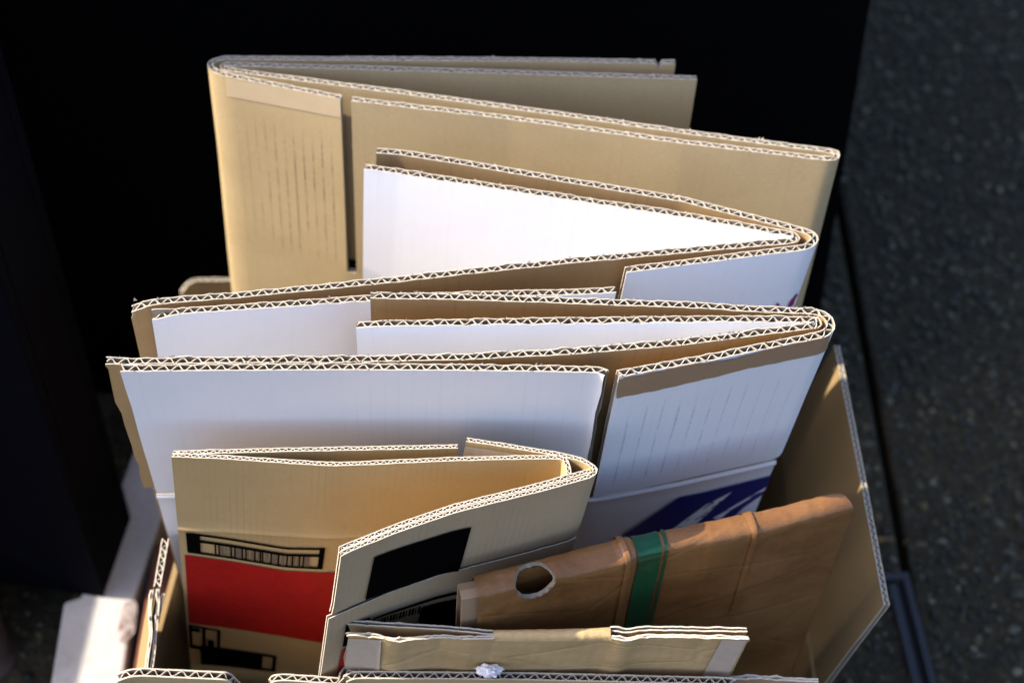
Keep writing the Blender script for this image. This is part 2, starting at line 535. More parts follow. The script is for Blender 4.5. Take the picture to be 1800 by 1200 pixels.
o = slab('pavement', [jp(-3, -g), jp(4, -g), jp(4, -8), jp(-3, -8)], -.06, 0, M_agg, bev=.003); o['kind'] = 'structure'

# loose stones standing proud of the paving
def pebbles():
    m, N, L, b = new_mat('pebble')
    at_ = N.new('ShaderNodeAttribute'); at_.attribute_name = 'tone'
    L.new(at_.outputs['Color'], b.inputs['Base Color'])
    b.inputs['Roughness'].default_value = .6
    b.inputs['Specular IOR Level'].default_value = .3
    bm = bmesh.new(); bmesh.ops.create_icosphere(bm, subdivisions=1, radius=1)
    bv = [v.co.copy() for v in bm.verts]; bf = [[v.index for v in f.verts] for f in bm.faces]; bm.free()
    rnd = random.Random(3)
    vs, fs, cols = [], [], []
    pal = [(.11, .105, .095), (.07, .066, .058), (.05, .05, .055), (.10, .08, .05), (.045, .035, .022), (.03, .03, .03), (.02, .02, .021), (.025, .023, .02), (.04, .038, .034)]
    def scatter(n, x0, x1, y0, y1):
        for _ in range(n):
            x, y = rnd.uniform(x0, x1), rnd.uniform(y0, y1)
            k = (V((x, y, 0)) - J0).dot(JN)
            if abs(k) < .009: continue
            r = .0016 + .0038 * rnd.random() ** 2.2
            s = V((r * rnd.uniform(.8, 1.4), r * rnd.uniform(.7, 1.1), r * rnd.uniform(.35, .6)))
            rot = Matrix.Rotation(rnd.random() * 6.28, 3, 'Z')
            b0 = len(vs)
            c = rnd.choice(pal); kk = rnd.uniform(.4, 1.15)
            if rnd.random() < .03: c, kk = (.17, .16, .15), rnd.uniform(.6, 1)
            for v in bv:
                q = rot @ V((v.x * s.x, v.y * s.y, v.z * s.z)) * rnd.uniform(.85, 1.1)
                vs.append(V((x, y, r * .08)) + q)
                cols.append((c[0] * kk, c[1] * kk * .97, c[2] * kk * .68, 1))
            fs.extend([[a + b0 for a in f] for f in bf])
    scatter(23000, .15, 1.05, .35, 1.9)
    scatter(2500, -.75, -.28, .4, .95)
    o = mesh_obj('aggregate_stones', vs, fs, [m], smooth=True)
    ca = o.data.color_attributes.new('tone', 'FLOAT_COLOR', 'POINT')
    for i, c in enumerate(cols): ca.data[i].color = c
    o['kind'] = 'stuff'
    return o
pebbles()

# --- black cabinet behind the boxes: sloping front
FY, SLOPE = .975, .315
PN = V((0, 1, -SLOPE))
ra, rb = on_plane(1530, 0, V((0, FY, 0)), PN), on_plane(1440, 555, V((0, FY, 0)), PN)
def redge(z): return ra + (rb - ra) * ((ra.z - z) / (ra.z - rb.z))
cab = empty('black_cabinet', (0.05, FY + .3, 0), 'tall matt black cabinet with a sloping front filling the top behind the boxes', 'cabinet')
ZT = .78
r0, r1 = redge(0), redge(ZT)
lx = -.95
vs = [V((lx, FY, .0)), r0, V((r0.x, 2.3, 0)), V((lx, 2.3, 0)), V((lx, FY + SLOPE * ZT, ZT)), r1, V((r1.x, 2.3, ZT)), V((lx, 2.3, ZT))]
mesh_obj('body', vs, [[0, 1, 5, 4], [1, 2, 6, 5], [2, 3, 7, 6], [3, 0, 4, 7], [4, 5, 6, 7]], [M_black], parent=cab)
slab('shade_block', [(-1.3, .894), (-.57, .894), (-.56, 2.3), (-1.3, 2.3)], 0, 1.35, M_black, cab)  # tall block added beside the cabinet to keep sun off the right-hand paving
slab('low_shade_block', [(-1.2, .74), (-.60, .74), (-.60, .884), (-1.2, .884)], 0, .33, M_black, cab)  # unseen low block, added to shade the rear of the stone slab
slab('cabinet_top', [(-.555, FY + SLOPE * ZT - .02), (r1.x + .02, FY + SLOPE * ZT - .02), (r1.x + .02, 2.32), (-.555, 2.32)], ZT, ZT + .03, M_black, cab)

# --- black bin at the left
STZ = .06
c0, c1 = at(182, 1050, STZ), at(252, 850, STZ)
dd = (c1 - c0); dd.z = 0; dd.normalize()
ll = V((-dd.y, dd.x, 0))
if ll.x > 0: ll = -ll
bin_ = empty('black_box', c0 + dd * .07 + ll * .1, 'dark navy black square planter box standing on the pale stone', 'planter')
bz = STZ
def q4(a, b, c, d): return [c0 + ll * a + dd * b, c0 + ll * c + dd * b, c0 + ll * c + dd * d, c0 + ll * a + dd * d]
for a in (q4(0, 0, .21, .012), q4(0, .073, .21, .085), q4(0, .0125, .012, .0725), q4(.198, .0125, .21, .0725)):
    slab('side_panel', a, bz, .62, M_navy, bin_, bev=.002)
slab('base', q4(.013, .013, .197, .072), bz, bz + .02, M_navy, bin_, bev=0)

# --- pale stone base, brick strip and post at the lower left
def stone_mat():
    m, N, L, b = new_mat('pale_stone')
    oc = N.new('ShaderNodeTexCoord').outputs['Object']
    n1, n2 = nz(N, L, oc, 14, 6, .6), nz(N, L, oc, 160, 3, .6)
    c = mixc(N, L, mth(N, L, 'MULTIPLY', ramp(N, L, n1, .4, .75), .55), (.50, .49, .475), (.28, .27, .255))
    c = mixc(N, L, mth(N, L, 'MULTIPLY', ramp(N, L, n2, .5, .7), .2), c, (.2, .19, .18))
    L.new(c, b.inputs['Base Color'])
    b.inputs['Roughness'].default_value = .6
    bp = N.new('ShaderNodeBump'); bp.inputs['Strength'].default_value = .2; bp.inputs['Distance'].default_value = .001
    L.new(n2, bp.inputs['Height']); L.new(bp.outputs[0], b.inputs['Normal'])
    return m
M_stone = stone_mat()
s0, s1 = at(112, 1058, STZ), at(88, 1205, STZ)
sd = (s1 - s0).normalized()
e0 = at(233, 1060, STZ)
tag(slab('stone_slab', [s0 + sd * .25, s0, s0 + V((.0, .0, 0)) + ll * -.001, c0 + dd * -.004, c0 + dd * .45, e0 + dd * .42, e0, e0 + sd * .25][0:2] + [c0 + ll * .02 - dd * .002, c0 + ll * .02 + dd * .45, e0 + dd * .42, e0, e0 + sd * .25], 0.0, STZ, M_stone, bev=.003),
    'pale grey stone slab beside the cardboard box, partly sunlit', 'stone slab')
b0 = e0 + V((.003, 0, 0))
tag(slab('brick', [b0 + sd * .2, b0 + dd * .06, b0 + dd * .06 + V((.03, 0, 0)), b0 + sd * .2 + V((.03, 0, 0))], 0, STZ + .004, M_brick, bev=.003),
    'red brown brick edge between the pale stone and the cardboard box', 'brick')
# a chip out of the slab, filled with rough rusty stone
cz = at(224, 1092, STZ)
vs, fs = [], []
n = 14
vs.append(V((cz.x, cz.y, STZ + .0019)))
for ring, rr in ((0, .6), (1, 1.0)):
    for i in range(n):
        a = 2 * math.pi * i / n
        k = rr * (1 + .25 * noise.noise(V((a * 2, ring, 3))))
        vs.append(V((cz.x + .008 * k * math.cos(a), cz.y + .022 * k * math.sin(a), STZ + (.0016 if ring == 0 else .0004))))
for i in range(n):
    j = (i + 1) % n
    fs += [[0, 1 + i, 1 + j], [1 + i, 1 + n + i, 1 + n + j, 1 + j]]
M_chip = simple('chipped_stone', (.40, .36, .35), nscale=140, col2=(.12, .06, .045), bump=.8)
tag(mesh_obj('stone_chip', vs, fs, [M_chip], smooth=True), 'rough brown stained chip on the edge of the pale stone slab', 'stone')

pt = at(-85, 1005, .09)
pb = V((pt.x + .012, pt.y - .03, 0))
vs, fs = [], []
n = 24
prof = [(0, .0), (.034, .0), (.034, .012), (.027, .016), (.027, .9), (.030, .91), (.030, .985), (.026, 1.0), (0, 1.0)]
for r, k in prof:
    c = pb.lerp(pt, k)
    for i in range(n):
        a = 2 * math.pi * i / n
        vs.append(c + V((r * math.cos(a), r * math.sin(a), 0)))
for k in range(len(prof) - 1):
    for i in range(n):
        j = (i + 1) % n
        fs.append([k * n + i, k * n + j, (k + 1) * n + j, (k + 1) * n + i])
tag(mesh_obj('short_post', vs, fs, [M_post], smooth=True), 'short rusty brown post at the lower left corner', 'post')

shade_box = empty('black_box', V((-.86, .55, 0)), 'lower black box added out of view to shade the pale stone slab', 'planter')  # out-of-view box, added to shade the stone slab and nearby ground
slab('body', [(-1.18, .30), (-.785, .30), (-.785, .94), (-1.18, .94)], 0, .34, M_navy, shade_box)
slab('rim', [(-1.19, .29), (-.778, .29), (-.778, .948), (-1.19, .948)], .341, .37, M_navy, shade_box)
# --- steel drain frame at the lower right
dr = empty('drain_frame', at(1600, 1150, .0), 'dull steel drain frame let into the dark paving at the lower right', 'drain frame')
a0, a1 = at(1596, 1006, .004), at(1650, 1215, .004)
fd = (a1 - a0).normalized(); fn = V((-fd.y, fd.x, 0))
if fn.x > 0: fn = -fn
def bar(p, d, ln, n_, wd, h, nm='frame_bar'):
    return slab(nm, [p, p + d * ln, p + d * ln + n_ * wd, p + n_ * wd], .0005, h, M_metal, dr, bev=.0012)
bar(a0, fd, .45, fn, .007, .006)
bar(a0 + fn * .014 + fd * .012, fd, .44, fn, .008, .005)
bar(a0, fn, .30, fd, .008, .0055)
bar(a0 + fd * .45, fn, .30, fd, .008, .0055)
slab('gap_liner', [a0 + fn * .0072 + fd * .0085, a0 + fn * .0072 + fd * .445, a0 + fn * .0138 + fd * .445, a0 + fn * .0138 + fd * .0085], .0004, .0018, M_groove, dr, bev=0)

# ================================================================== CONTAINER BOX
cont = empty('cardboard_box', (0, .68, 0), 'open brown cardboard box with raised flaps holding all the flattened boxes', 'cardboard box')
CZ = .35
# right flap: leans outwards
TA, TB = at(1471, 606, CZ), at(1559, 1063, CZ)
DB = edge_dir(TB, 1455, 1199, keep_y=True)
shR = Sheet([TA, at(1512, 815, CZ), TB], (TB.x, DB), (TA.x, DB * 1.0), seed=11, bow=.001)
WR = .13
board(shR, 'right_flap', cont, M_cont, M_cont, t=.004, pitch=.0056, w1=WR)
FR, BR = TB + DB * WR, TA + DB * WR
# left flap: leans inwards; rear half whole, front half crushed open
LD = V((-.225, .0, -1))
l0, l1 = at(291, 946, CZ), at(276, 1030, CZ)
shL = Sheet([l0, at(284, 985, CZ), l1], (l1.x, LD), (l0.x, LD), seed=12, bow=.0006)
board(shL, 'left_flap', cont, M_cont, M_inner, t=.0048, pitch=.0066, w1=.13, rag=(.0005, .0005), lt=.0008)
shL2 = Sheet(tops([(267, 1036), (262, 1070), (266, 1115), (259, 1150), (256, 1186)], CZ), (-1, LD), (1, LD), seed=13, r=.01, bow=.003)
board(shL2, 'left_flap', cont, M_cont, M_inner, t=.0022, w1=.13, flute=False, rag=(.001, .001), lt=.001)
shL3 = Sheet(tops([(277, 1034), (278, 1060), (273, 1110), (270, 1150), (264, 1186)], CZ - .002), (-1, LD), (1, LD), seed=14, r=.01, bow=.003)
board(shL3, 'left_flap', cont, M_cont, M_inner, t=.0022, w1=.13, flute=False, rag=(.0012, .0012), lt=.001)
sc_ = Sheet(tops([(287, 1042), (283, 1062), (281, 1070)], CZ - .004), (-1, LD), (1, LD), seed=15)
board(sc_, 'torn_scrap', cont, M_cont, M_kraft, t=.002, w1=.02, flute=False, rag=(.001, .001), lt=.0009)
# front flaps
FD = V((0, .10, -1))
FZ = .372
def both(d): return (-1, d), (1, d)
shF = Sheet(tops([(606, 1192), (622, 1185), (900, 1187), (1284, 1196), (1292, 1199)], FZ), *both(FD), seed=16, r=.008)
board(shF, 'front_flap', cont, M_kraft, M_cont, t=.0055, pitch=.0081, w1=.15, lt=.0009, seed=21)
fz2 = FZ - .004
shF2 = Sheet(tops([(206, 1190, fz2 - .004), (222, 1183, fz2), (245, 1180, fz2), (402, 1187, fz2), (418, 1203, fz2 - .012), (436, 1222, fz2 - .026)], fz2), *both(FD), seed=17, r=.005)
board(shF2, 'front_flap', cont, M_kraft, M_cont, t=.0060, pitch=.0090, w1=.135, lt=.0009, seed=22)
shF3 = Sheet(tops([(472, 1199, FZ - .01), (478, 1191, FZ - .004), (500, 1189, FZ - .004), (612, 1197, FZ - .004), (640, 1201, FZ - .004)], FZ), *both(FD), seed=18, r=.005)
for i, q in enumerate(shF3.p): shF3.p[i] = q + V((0, .010, 0)) if q.x > at(600, 1196, FZ).x else q
board(shF3, 'front_flap', cont, M_kraft, M_cont, t=.0050, pitch=.0081, w1=.14, lt=.0008, seed=23)
shF4 = Sheet([q + V((0, .006, 0)) for q in tops([(1280, 1206), (1330, 1203), (1380, 1207), (1440, 1210)], FZ - .012)], *both(FD), seed=19)
board(shF4, 'front_flap', cont, M_tape_brown, M_cont, t=.003, w1=.13, flute=False, rag=(.0012, .0012), lt=.0013)
# back flap: bevelled corner shows at the left of the tall box
BZ = .32
shB = Sheet(tops([(318, 513, BZ - .006), (330, 497, BZ), (346, 491, BZ), (410, 491, BZ), (900, 505, BZ), (1380, 540, BZ)], BZ), *both(V((0, -.04, -1))), seed=20, r=.003)
board(shB, 'back_flap', cont, M_cont, M_cont, t=.004, pitch=.0056, w1=.10)
# body below the flaps
RZ = .22
FL = l1 + LD * (CZ - RZ); FL = V((FL.x, shF.T(.1).y + .02, RZ))
BL = V((FL.x + .02, BR.y + .045, RZ))
BRr, FRr = V((BR.x, BR.y + .045, RZ)), V((FR.x, FL.y + .01, RZ))
def wall(a, b, nm, zt=RZ):
    d = (b - a).normalized(); n_ = V((-d.y, d.x, 0)) * .0022
    return slab(nm, [a - n_, b - n_, b + n_, a + n_], .004, zt - .002, M_cont, cont, bev=0)
wall(FL, FRr, 'front_wall'); wall(FRr, BRr, 'right_wall'); wall(BRr, BL, 'back_wall'); wall(BL, FL, 'left_wall')
slab('base', [FL, FRr, BRr, BL], .0045, .008, M_cont, cont, bev=0)

# ================================================================== TALL BROWN BOX AT THE BACK
GRP = None
zB = .54
kb = empty('flattened_box', at(900, 250, .05) * V((1, 1, 0)).length * 0 + V((0, .8, .02)), 'tall plain brown flattened box at the back, taped on its left flap', 'cardboard box', 'flattened boxes standing in the open cardboard box')
frB = frame(zB, (364, 110), (410, 515), (1477, 268), (1411, 530), -.15)
tB = .0042
shB1 = Sheet(tops([(1187, 109), (900, 104), (420, 102), (388, 102), (368, 110), (372, 122), (396, 131), (600, 171)], zB), *frB, r=.006, seed=31)
shB2 = Sheet(tops([(1225, 137), (800, 124), (420, 113), (394, 113), (390, 117), (396, 121), (430, 126), (700, 161), (1000, 202), (1200, 231), (1460, 265), (1472, 268), (1470, 278), (1455, 279), (1200, 249), (900, 207), (618, 174)], zB), *frB, r=.003, seed=32, bow=.0009)
uF1 = shB1.L
_, wslot = shB1.hit(617, 475, umin=uF1 - .05)
wslot = max(.12, min(.26, wslot))
def nick(u, side):
    return .004 * math.exp(-((u - .012) / .0015) ** 2)
board(shB1, 'outer_flaps', kb, M_kraft_dirty, M_kraft, t=tB, pitch=.0085, w1=wslot, seed=31, fuzz=30, cut=nick)
board(shB2, 'inner_flaps', kb, M_kraft, M_kraft, t=tB, pitch=.0085, w1=wslot, seed=32, fuzz=30)
shB3 = Sheet(tops([(420, 102), (388, 102), (368, 110), (372, 122), (396, 131), (600, 171), (900, 209), (1455, 281), (1470, 276)], zB), *frB, r=.006, seed=31)
board(shB3, 'body_panel', kb, M_kraft, M_kraft, t=tB, w0=wslot, w1=.52, flute=False)
f = columns(shB1, [(0, (397, 134), (400, 168)), (1, (599, 172), (601, 207))], 1, tB, umin=uF1 - .082)
patch(shB1, 'tape_strip', kb, M_tape_kraft, f, 1, tB, off=.0005, rect=(0, .03, 1, 1))
print('wslot', wslot, 'uF1', uF1)

# ================================================================== WHITE BOX, MIDDLE
zM, tM, pM = .55, .005, .0083
wm = empty('flattened_box', V((0, .72, .02)), 'white faced flattened box in the middle, its folds fanned open to the left', 'cardboard box', 'flattened boxes standing in the open cardboard box')
frM = frame(zM, (228, 535), (246, 635), (1438, 416), (1404, 510), .03)
shM1 = Sheet(tops([(662, 265), (700, 267), (800, 283), (900, 300), (1000, 317), (1200, 350), (1400, 401), (1425, 409), (1435, 420), (1418, 434), (1400, 436), (1250, 455), (1100, 474)], zM), *frM, r=.005, seed=41)
shM2 = Sheet(tops([(641, 293), (700, 301), (900, 332), (1000, 347), (1200, 377), (1392, 411), (1402, 415), (1398, 421), (1380, 424), (1200, 440), (1000, 458), (800, 479), (645, 496), (420, 518), (230, 533)], zM), *frM, r=.003, seed=42)
shM5 = Sheet(tops([(266, 549), (400, 541), (642, 524), (800, 518), (900, 515), (1010, 513), (1082, 509)], zM), *frM, r=.01, seed=43)
hf = .17
board(shM1, 'outer_flaps', wm, M_inner, M_white, t=tM, pitch=pM, w1=hf, seed=41, fuzz=40)
def corner(u, side):
    return .006 * max(0, (u - (shM2.L - .02)) / .02) ** 2
board(shM2, 'inner_flaps', wm, M_white, M_inner, t=tM, pitch=pM, w1=hf, seed=42, fuzz=60, ends=(0, .0025), rag=(.0006, .0005), cut=corner)
board(shM5, 'front_flap', wm, M_white, M_inner, t=tM, pitch=pM, w1=hf, seed=43, fuzz=60, rag=(.0006, .0006), cut=lambda u, s: .004 * math.exp(-(u / .012) ** 2) if s > 0 else 0)
shM6 = Sheet(tops([(240, 545), (266, 549), (642, 524), (1082, 512), (1250, 457), (1415, 435)], zM), *frM, r=.02, seed=44)
board(shM6, 'body_panel', wm, M_white, M_inner, t=tM, w0=hf, w1=.52, flute=False)
shM7 = Sheet(tops([(662, 265), (900, 300), (1200, 350), (1400, 401), (1425, 409), (1435, 420), (1420, 433)], zM), *frM, r=.005, seed=41)
board(shM7, 'back_panel', wm, M_inner, M_white, t=tM, w0=hf, w1=.52, flute=False)
kw = dict(umin=shM1.L - .1)
poly(shM1, 'printed_mark', wm, M_ink_pink, [(1382, 540), (1386, 531), (1399, 519), (1402, 523), (1396, 530), (1393, 540)], -1, tM, **kw)
poly(shM1, 'printed_mark', wm, M_ink_pink, [(1360, 540), (1366, 530), (1374, 540)], -1, tM, **kw)

# ================================================================== WHITE BOX, FRONT
zW = .57
ww_ = empty('flattened_box', V((0, .64, .02)), 'white faced flattened box in front with brown tape and blue printed emblem', 'cardboard box', 'flattened boxes standing in the open cardboard box')
frW = frame(zW, (213, 650), (300, 940), (1466, 582), (1340, 882), .14)
shW1 = Sheet(tops([(651, 519), (800, 521), (1000, 528), (1200, 535), (1275, 539), (1285, 541), (1435, 547), (1455, 556), (1463, 574), (1450, 586), (1400, 596), (1250, 627), (1150, 645), (1086, 656)], zW), *frW, r=.005, seed=51, score=[(.0, 0)])
shW2 = Sheet(tops([(626, 570), (800, 566), (1000, 563), (1200, 561), (1300, 560), (1425, 561), (1441, 564), (1437, 571), (1420, 573), (1300, 588), (1200, 601), (1000, 617), (800, 627), (600, 631), (400, 632), (186, 634)], zW), *frW, r=.003, seed=52)
_, hW = shW1.hit(1045, 868, umin=shW1.L - .05)
hW = max(.1, min(.2, hW))
print('hW', hW, 'LW1', shW1.L)
shW5 = Sheet(tops([(212, 647), (400, 645), (600, 644), (800, 645), (950, 647), (1052, 649), (1066, 655)], zW), *frW, r=.008, seed=53)
board(shW1, 'outer_flaps', ww_, M_inner, M_white_dirty, t=tM, pitch=pM, w1=hW, seed=51, fuzz=160, rag=(.0005, .0007))
board(shW2, 'inner_flaps', ww_, M_white, M_inner, t=tM, pitch=pM, w1=hW, seed=52, fuzz=260, rag=(.0009, .0005), ends=(0, .003))
board(shW5, 'front_flap', ww_, M_white, M_inner, t=tM, pitch=pM, w1=hW - .002, seed=53, fuzz=90, rag=(.0003, .0008), ends=(.0006, .002))
shW6 = Sheet(tops([(210, 648), (230, 648), (600, 646), (1064, 657), (1090, 657), (1250, 629), (1400, 598), (1452, 587)], zW), *frW, r=.012, seed=54, bow=.001, score=[(hW + .004, .0014)])
board(shW6, 'body_panel', ww_, M_white, M_inner, t=tM, w0=hW, w1=.54, flute=False, seed=54)
shW7 = Sheet(tops([(203, 637), (1440, 572)], zW), *frW, seed=55)
board(shW7, 'back_panel', ww_, M_inner, M_white, t=tM, w0=hW, w1=.54, flute=False, seed=55)
kw = dict(umin=shW1.L - .136)
f = columns(shW1, [(0, (1083, 664), (1083, 698)), (.3, (1200, 640), (1200, 673)), (.6, (1310, 618), (1310, 646)), (1, (1458, 586), (1450, 612))], -1, tM, **kw)
def torn(a, b, i, j, nu, nv):
    if j == 0: b += .02 + .07 * noise.noise(V((i * .33, 2, 5))) + .16 * max(0, 1 - abs(a - .55) / .2)
    if j == nv: b += .06 * noise.noise(V((i * .2, 7, 5)))
    return a, b
patch(shW1, 'tape_strip', ww_, M_tape_brown, f, -1, tM, nu=70, nv=4, edge=torn)
LK = dict(umin=.345)
poly(shW6, 'printed_emblem', ww_, M_ink_blue, [(1095, 940), (1193, 872), (1235, 864), (1370, 831), (1362, 852), (1306, 890), (1290, 905), (1240, 930), (1150, 965), (1085, 965)], 1, tM, off=.0012, **LK)
poly(shW6, 'printed_emblem', ww_, M_white, [(1286, 862), (1236, 906), (1215, 925), (1180, 928), (1240, 885)], 1, tM, off=.0012, **LK)
poly(shW6, 'printed_emblem', ww_, M_white, [(1362, 845), (1359, 850), (1285, 893), (1262, 912), (1252, 908)], 1, tM, off=.0012, **LK)
poly(shW6, 'printed_emblem', ww_, M_white, [(1190, 895), (1160, 922), (1140, 940), (1124, 940)], 1, tM, off=.0009, **LK)

# ================================================================== SMALL BROWN BOX WITH RED PRINT
zS, tS, pS = .515, .003, .0043
sb = empty('flattened_box', V((-.08, .54, .02)), 'small brown flattened box with red and black print and a bar code', 'cardboard box', 'flattened boxes standing in the open cardboard box')
frS = frame(zS, (301, 800), (318, 985), (1050, 826), (1010, 952), .05)
frS4 = frame(zS, (594, 972), (579, 1080), (1050, 826), (1010, 952), .02)
hS = .085
shS1 = Sheet(tops([(304, 795), (500, 790), (805, 784)], zS), *frS, seed=61, bow=.0006)
shS3 = Sheet(tops([(302, 799), (400, 803), (500, 810), (580, 815), (650, 813), (800, 806), (930, 803), (985, 803), (994, 807), (1000, 824), (1000, 834)], zS), *frS, r=.006, seed=62, bow=.0008)
u_, hS = shS3.hit(640, 937)
print('hS', hS)
shS3.score = [(hS, .0014)]
shS2 = Sheet(tops([(820, 772), (900, 784), (985, 798), (1025, 808), (1047, 822), (1046, 830), (1034, 837), (950, 860), (800, 897), (700, 931), (612, 966), (597, 974)], zS), *frS4, r=.004, seed=63, bow=.0007)
shS4 = Sheet(tops([(1038, 826), (950, 851), (800, 888), (700, 922), (612, 957), (598, 964)], zS), *frS4, r=.004, seed=64, bow=.0007)
board(shS1, 'back_flap', sb, M_inner_small, M_outer_small, t=tS, pitch=pS, w1=.2, seed=61)
board(shS3, 'front_panel', sb, M_inner_small, M_inner_small, t=tS, pitch=pS, w1=.46, seed=62)
uS = shS2.L
_, hS4 = shS2.hit(578, 1082, umin=uS - .04)
_, hS4b = shS2.hit(800, 1028, umin=uS - .2, umax=uS)
print('hS4', hS4, hS4b)
shS2.score = [(hS4, .0012)]
board(shS2, 'outer_flaps', sb, M_inner_small, M_outer_small, t=tS, pitch=pS, w1=hS4 - .001, seed=63)
board(shS4, 'inner_flap', sb, M_inner_small, M_inner_small, t=tS, pitch=pS, w1=hS4 - .002, seed=64)
# body under the front flaps
shS6 = Sheet(tops([(1046, 830), (1034, 837), (950, 860), (800, 897), (700, 931), (590, 977)], zS), *frS4, r=.004, seed=65, bow=.0007)
board(shS6, 'body_panel', sb, M_inner_small, M_outer_small, t=tS, w0=hS4 + .0005, w1=.46, flute=False, seed=65)

# print on the front panel: bar code label, red block, lower boxes
cl = [(0, (327, 933), (330, 969)), (.72, (503, 960), (501, 995)), (1, (572, 960), (567, 998))]
f = columns(shS3, cl, 1, tS)
R = [(0, 0, .098, 1), (.098, 0, 1, .09), (.098, .30, .975, .42), (.098, .90, 1, 1), (.962, 0, 1, 1)]
bars, thin = [], []
x = .20
rnd = random.Random(11)
pat = 'BSBTTSTSTBSBTTTBSBTSTTBSTBBSTTSBTTTBSTTSBSTBTSTBSBTTTT'
for ch in pat:
    if x > .90: break
    if ch == 'B': bars.append((x, .40, x + .012, .92)); x += .0165
    elif ch == 'S': x += .011
    else: thin.append((x, .42, x + .0095, .90)); x += .0125
multi(shS3, 'bar_code_label', sb, M_ink_black, f, 1, tS, R + bars, off=.0009)
multi(shS3, 'bar_code_label', sb, M_ink_grey, f, 1, tS, thin, off=.0009)
# the letters J A N down the black end of the label
def seg(x0, y0, x1, y1): return (x0, y0, x1, y1)
JAN = [(.058, .12, .064, .27), (.046, .24, .064, .28), (.046, .20, .050, .27),
       (.050, .36, .056, .53), (.061, .36, .067, .53), (.050, .35, .067, .39), (.050, .45, .067, .48),
       (.050, .62, .055, .80), (.064, .62, .069, .80), (.055, .66, .060, .72), (.059, .70, .064, .77)]
multi(shS3, 'lettering', sb, M_outer_small, f, 1, tS, JAN, off=.0009)
f = columns(shS3, [(0, (325, 973), (333, 1092)), (.7, (500, 1001), (505, 1117)), (1, (592, 1003), (580, 1128))], 1, tS)
patch(shS3, 'red_print', sb, M_ink_red, f, 1, tS, nu=24, nv=10, off=.0009)
f = columns(shS3, [(0, (332, 1095), (334, 1136)), (1, (388, 1105), (387, 1145))], 1, tS)
multi(shS3, 'printed_frame', sb, M_ink_black, f, 1, tS, [(0, 0, .1, 1), (.9, 0, 1, 1), (0, 0, 1, .07), (0, .86, 1, 1), (.42, 0, .53, 1), (.1, .1, .35, .25), (.6, .5, .8, .86)], off=.0009)
f = columns(shS3, [(0, (352, 1132), (354, 1165)), (1, (487, 1150), (484, 1178))], 1, tS)
multi(shS3, 'printed_frame', sb, M_ink_black, f, 1, tS, [(0, 0, 1, .14), (0, .85, 1, 1), (.95, 0, 1, 1), (0, 0, .82, 1)], off=.0009)
# print on the outer front flap
kw = dict(umin=uS - .155)
f = columns(shS2, [(0, (657, 977), (641, 1052)), (1, (828, 924), (806, 1003))], -1, tS, **kw)
patch(shS2, 'black_print', sb, M_ink_black, f, -1, tS, nu=24, nv=4)
kw = dict(umin=.03)
f = columns(shS6, [(0, (655, 1082), (640, 1140)), (1, (850, 1022), (835, 1120))], -1, tS, **kw)
patch(shS6, 'black_print', sb, M_ink_black, f, -1, tS, rect=(0, .04, 1, .10), nu=16, nv=2)
patch(shS6, 'black_print', sb, M_ink_black, f, -1, tS, rect=(.45, .18, 1, 1), nu=16, nv=2)
multi(shS6, 'bar_code', sb, M_ink_black, f, -1, tS, [(k * .028 + .06, .14, k * .028 + .06 + (.018 if k % 3 else .010), .30) for k in range(14)])
f = columns(shS6, [(0, (607, 1096), (601, 1134)), (1, (650, 1082), (645, 1122))], -1, tS, **kw)
patch(shS6, 'black_print', sb, M_ink_black, f, -1, tS)
f = columns(shS6, [(0, (599, 1140), (588, 1196)), (1, (660, 1120), (650, 1196))], -1, tS, **kw)
patch(shS6, 'red_print', sb, M_ink_red, f, -1, tS)
f = columns(shS2, [(0, (819, 782), (812, 800)), (1, (930, 799), (935, 815))], 1, tS, umax=.06)
patch(shS2, 'tape_strip', sb, M_tape_grey, f, 1, tS)

# ================================================================== BROWN WRAPPED SLAB WITH GREEN TAPE AND ROUND HOLE
zK = .464
pk = empty('flattened_carton', V((.12, .52, .02)), 'glossy brown folded carton with a green tape band and a round hole', 'carton', )
# stations along its length: back edge, front edge of the top face (photo points), sideways lean from the right-hand edge
st = [(830, 1006, 842, 1047), (900, 988, 915, 1032), (960, 972, 980, 1017), (1030, 954, 1050, 1001), (1075, 943, 1093, 990), (1084, 937, 1104, 985), (1096, 934, 1114, 980), (1110, 937, 1125, 976),
      (1125, 935, 1136, 973), (1170, 925, 1180, 963), (1240, 910, 1258, 950), (1300, 898, 1322, 937), (1316, 893, 1332, 935), (1330, 893, 1342, 934), (1400, 876, 1412, 915), (1455, 861, 1478, 897), (1476, 860, 1503, 890)]
zb = [zK - .004, zK - .004, zK - .003, zK - .002, zK - .001, zK + .001, zK + .002, zK, zK, zK, zK, zK, zK + .0012, zK, zK, zK, zK - .001]
bk = [at(a, b, z) for (a, b, c, d), z in zip(st, zb)]
fk = [at(c, d, z - .002) for (a, b, c, d), z in zip(st, zb)]
DKr = edge_dir(fk[-1], 1408, 1140, .03)
DKl = edge_dir(fk[0], 838, 1110, .03)
cumK = [0]
for a, b in zip(fk, fk[1:]): cumK.append(cumK[-1] + (b - a).length)
LK_ = cumK[-1]
def kpt(lst, s):
    s = max(0, min(LK_, s))
    for i in range(len(cumK) - 1):
        if s <= cumK[i + 1] + 1e-9:
            return lst[i].lerp(lst[i + 1], (s - cumK[i]) / (cumK[i + 1] - cumK[i]))
    return lst[-1]
HK = .40
rK = .006
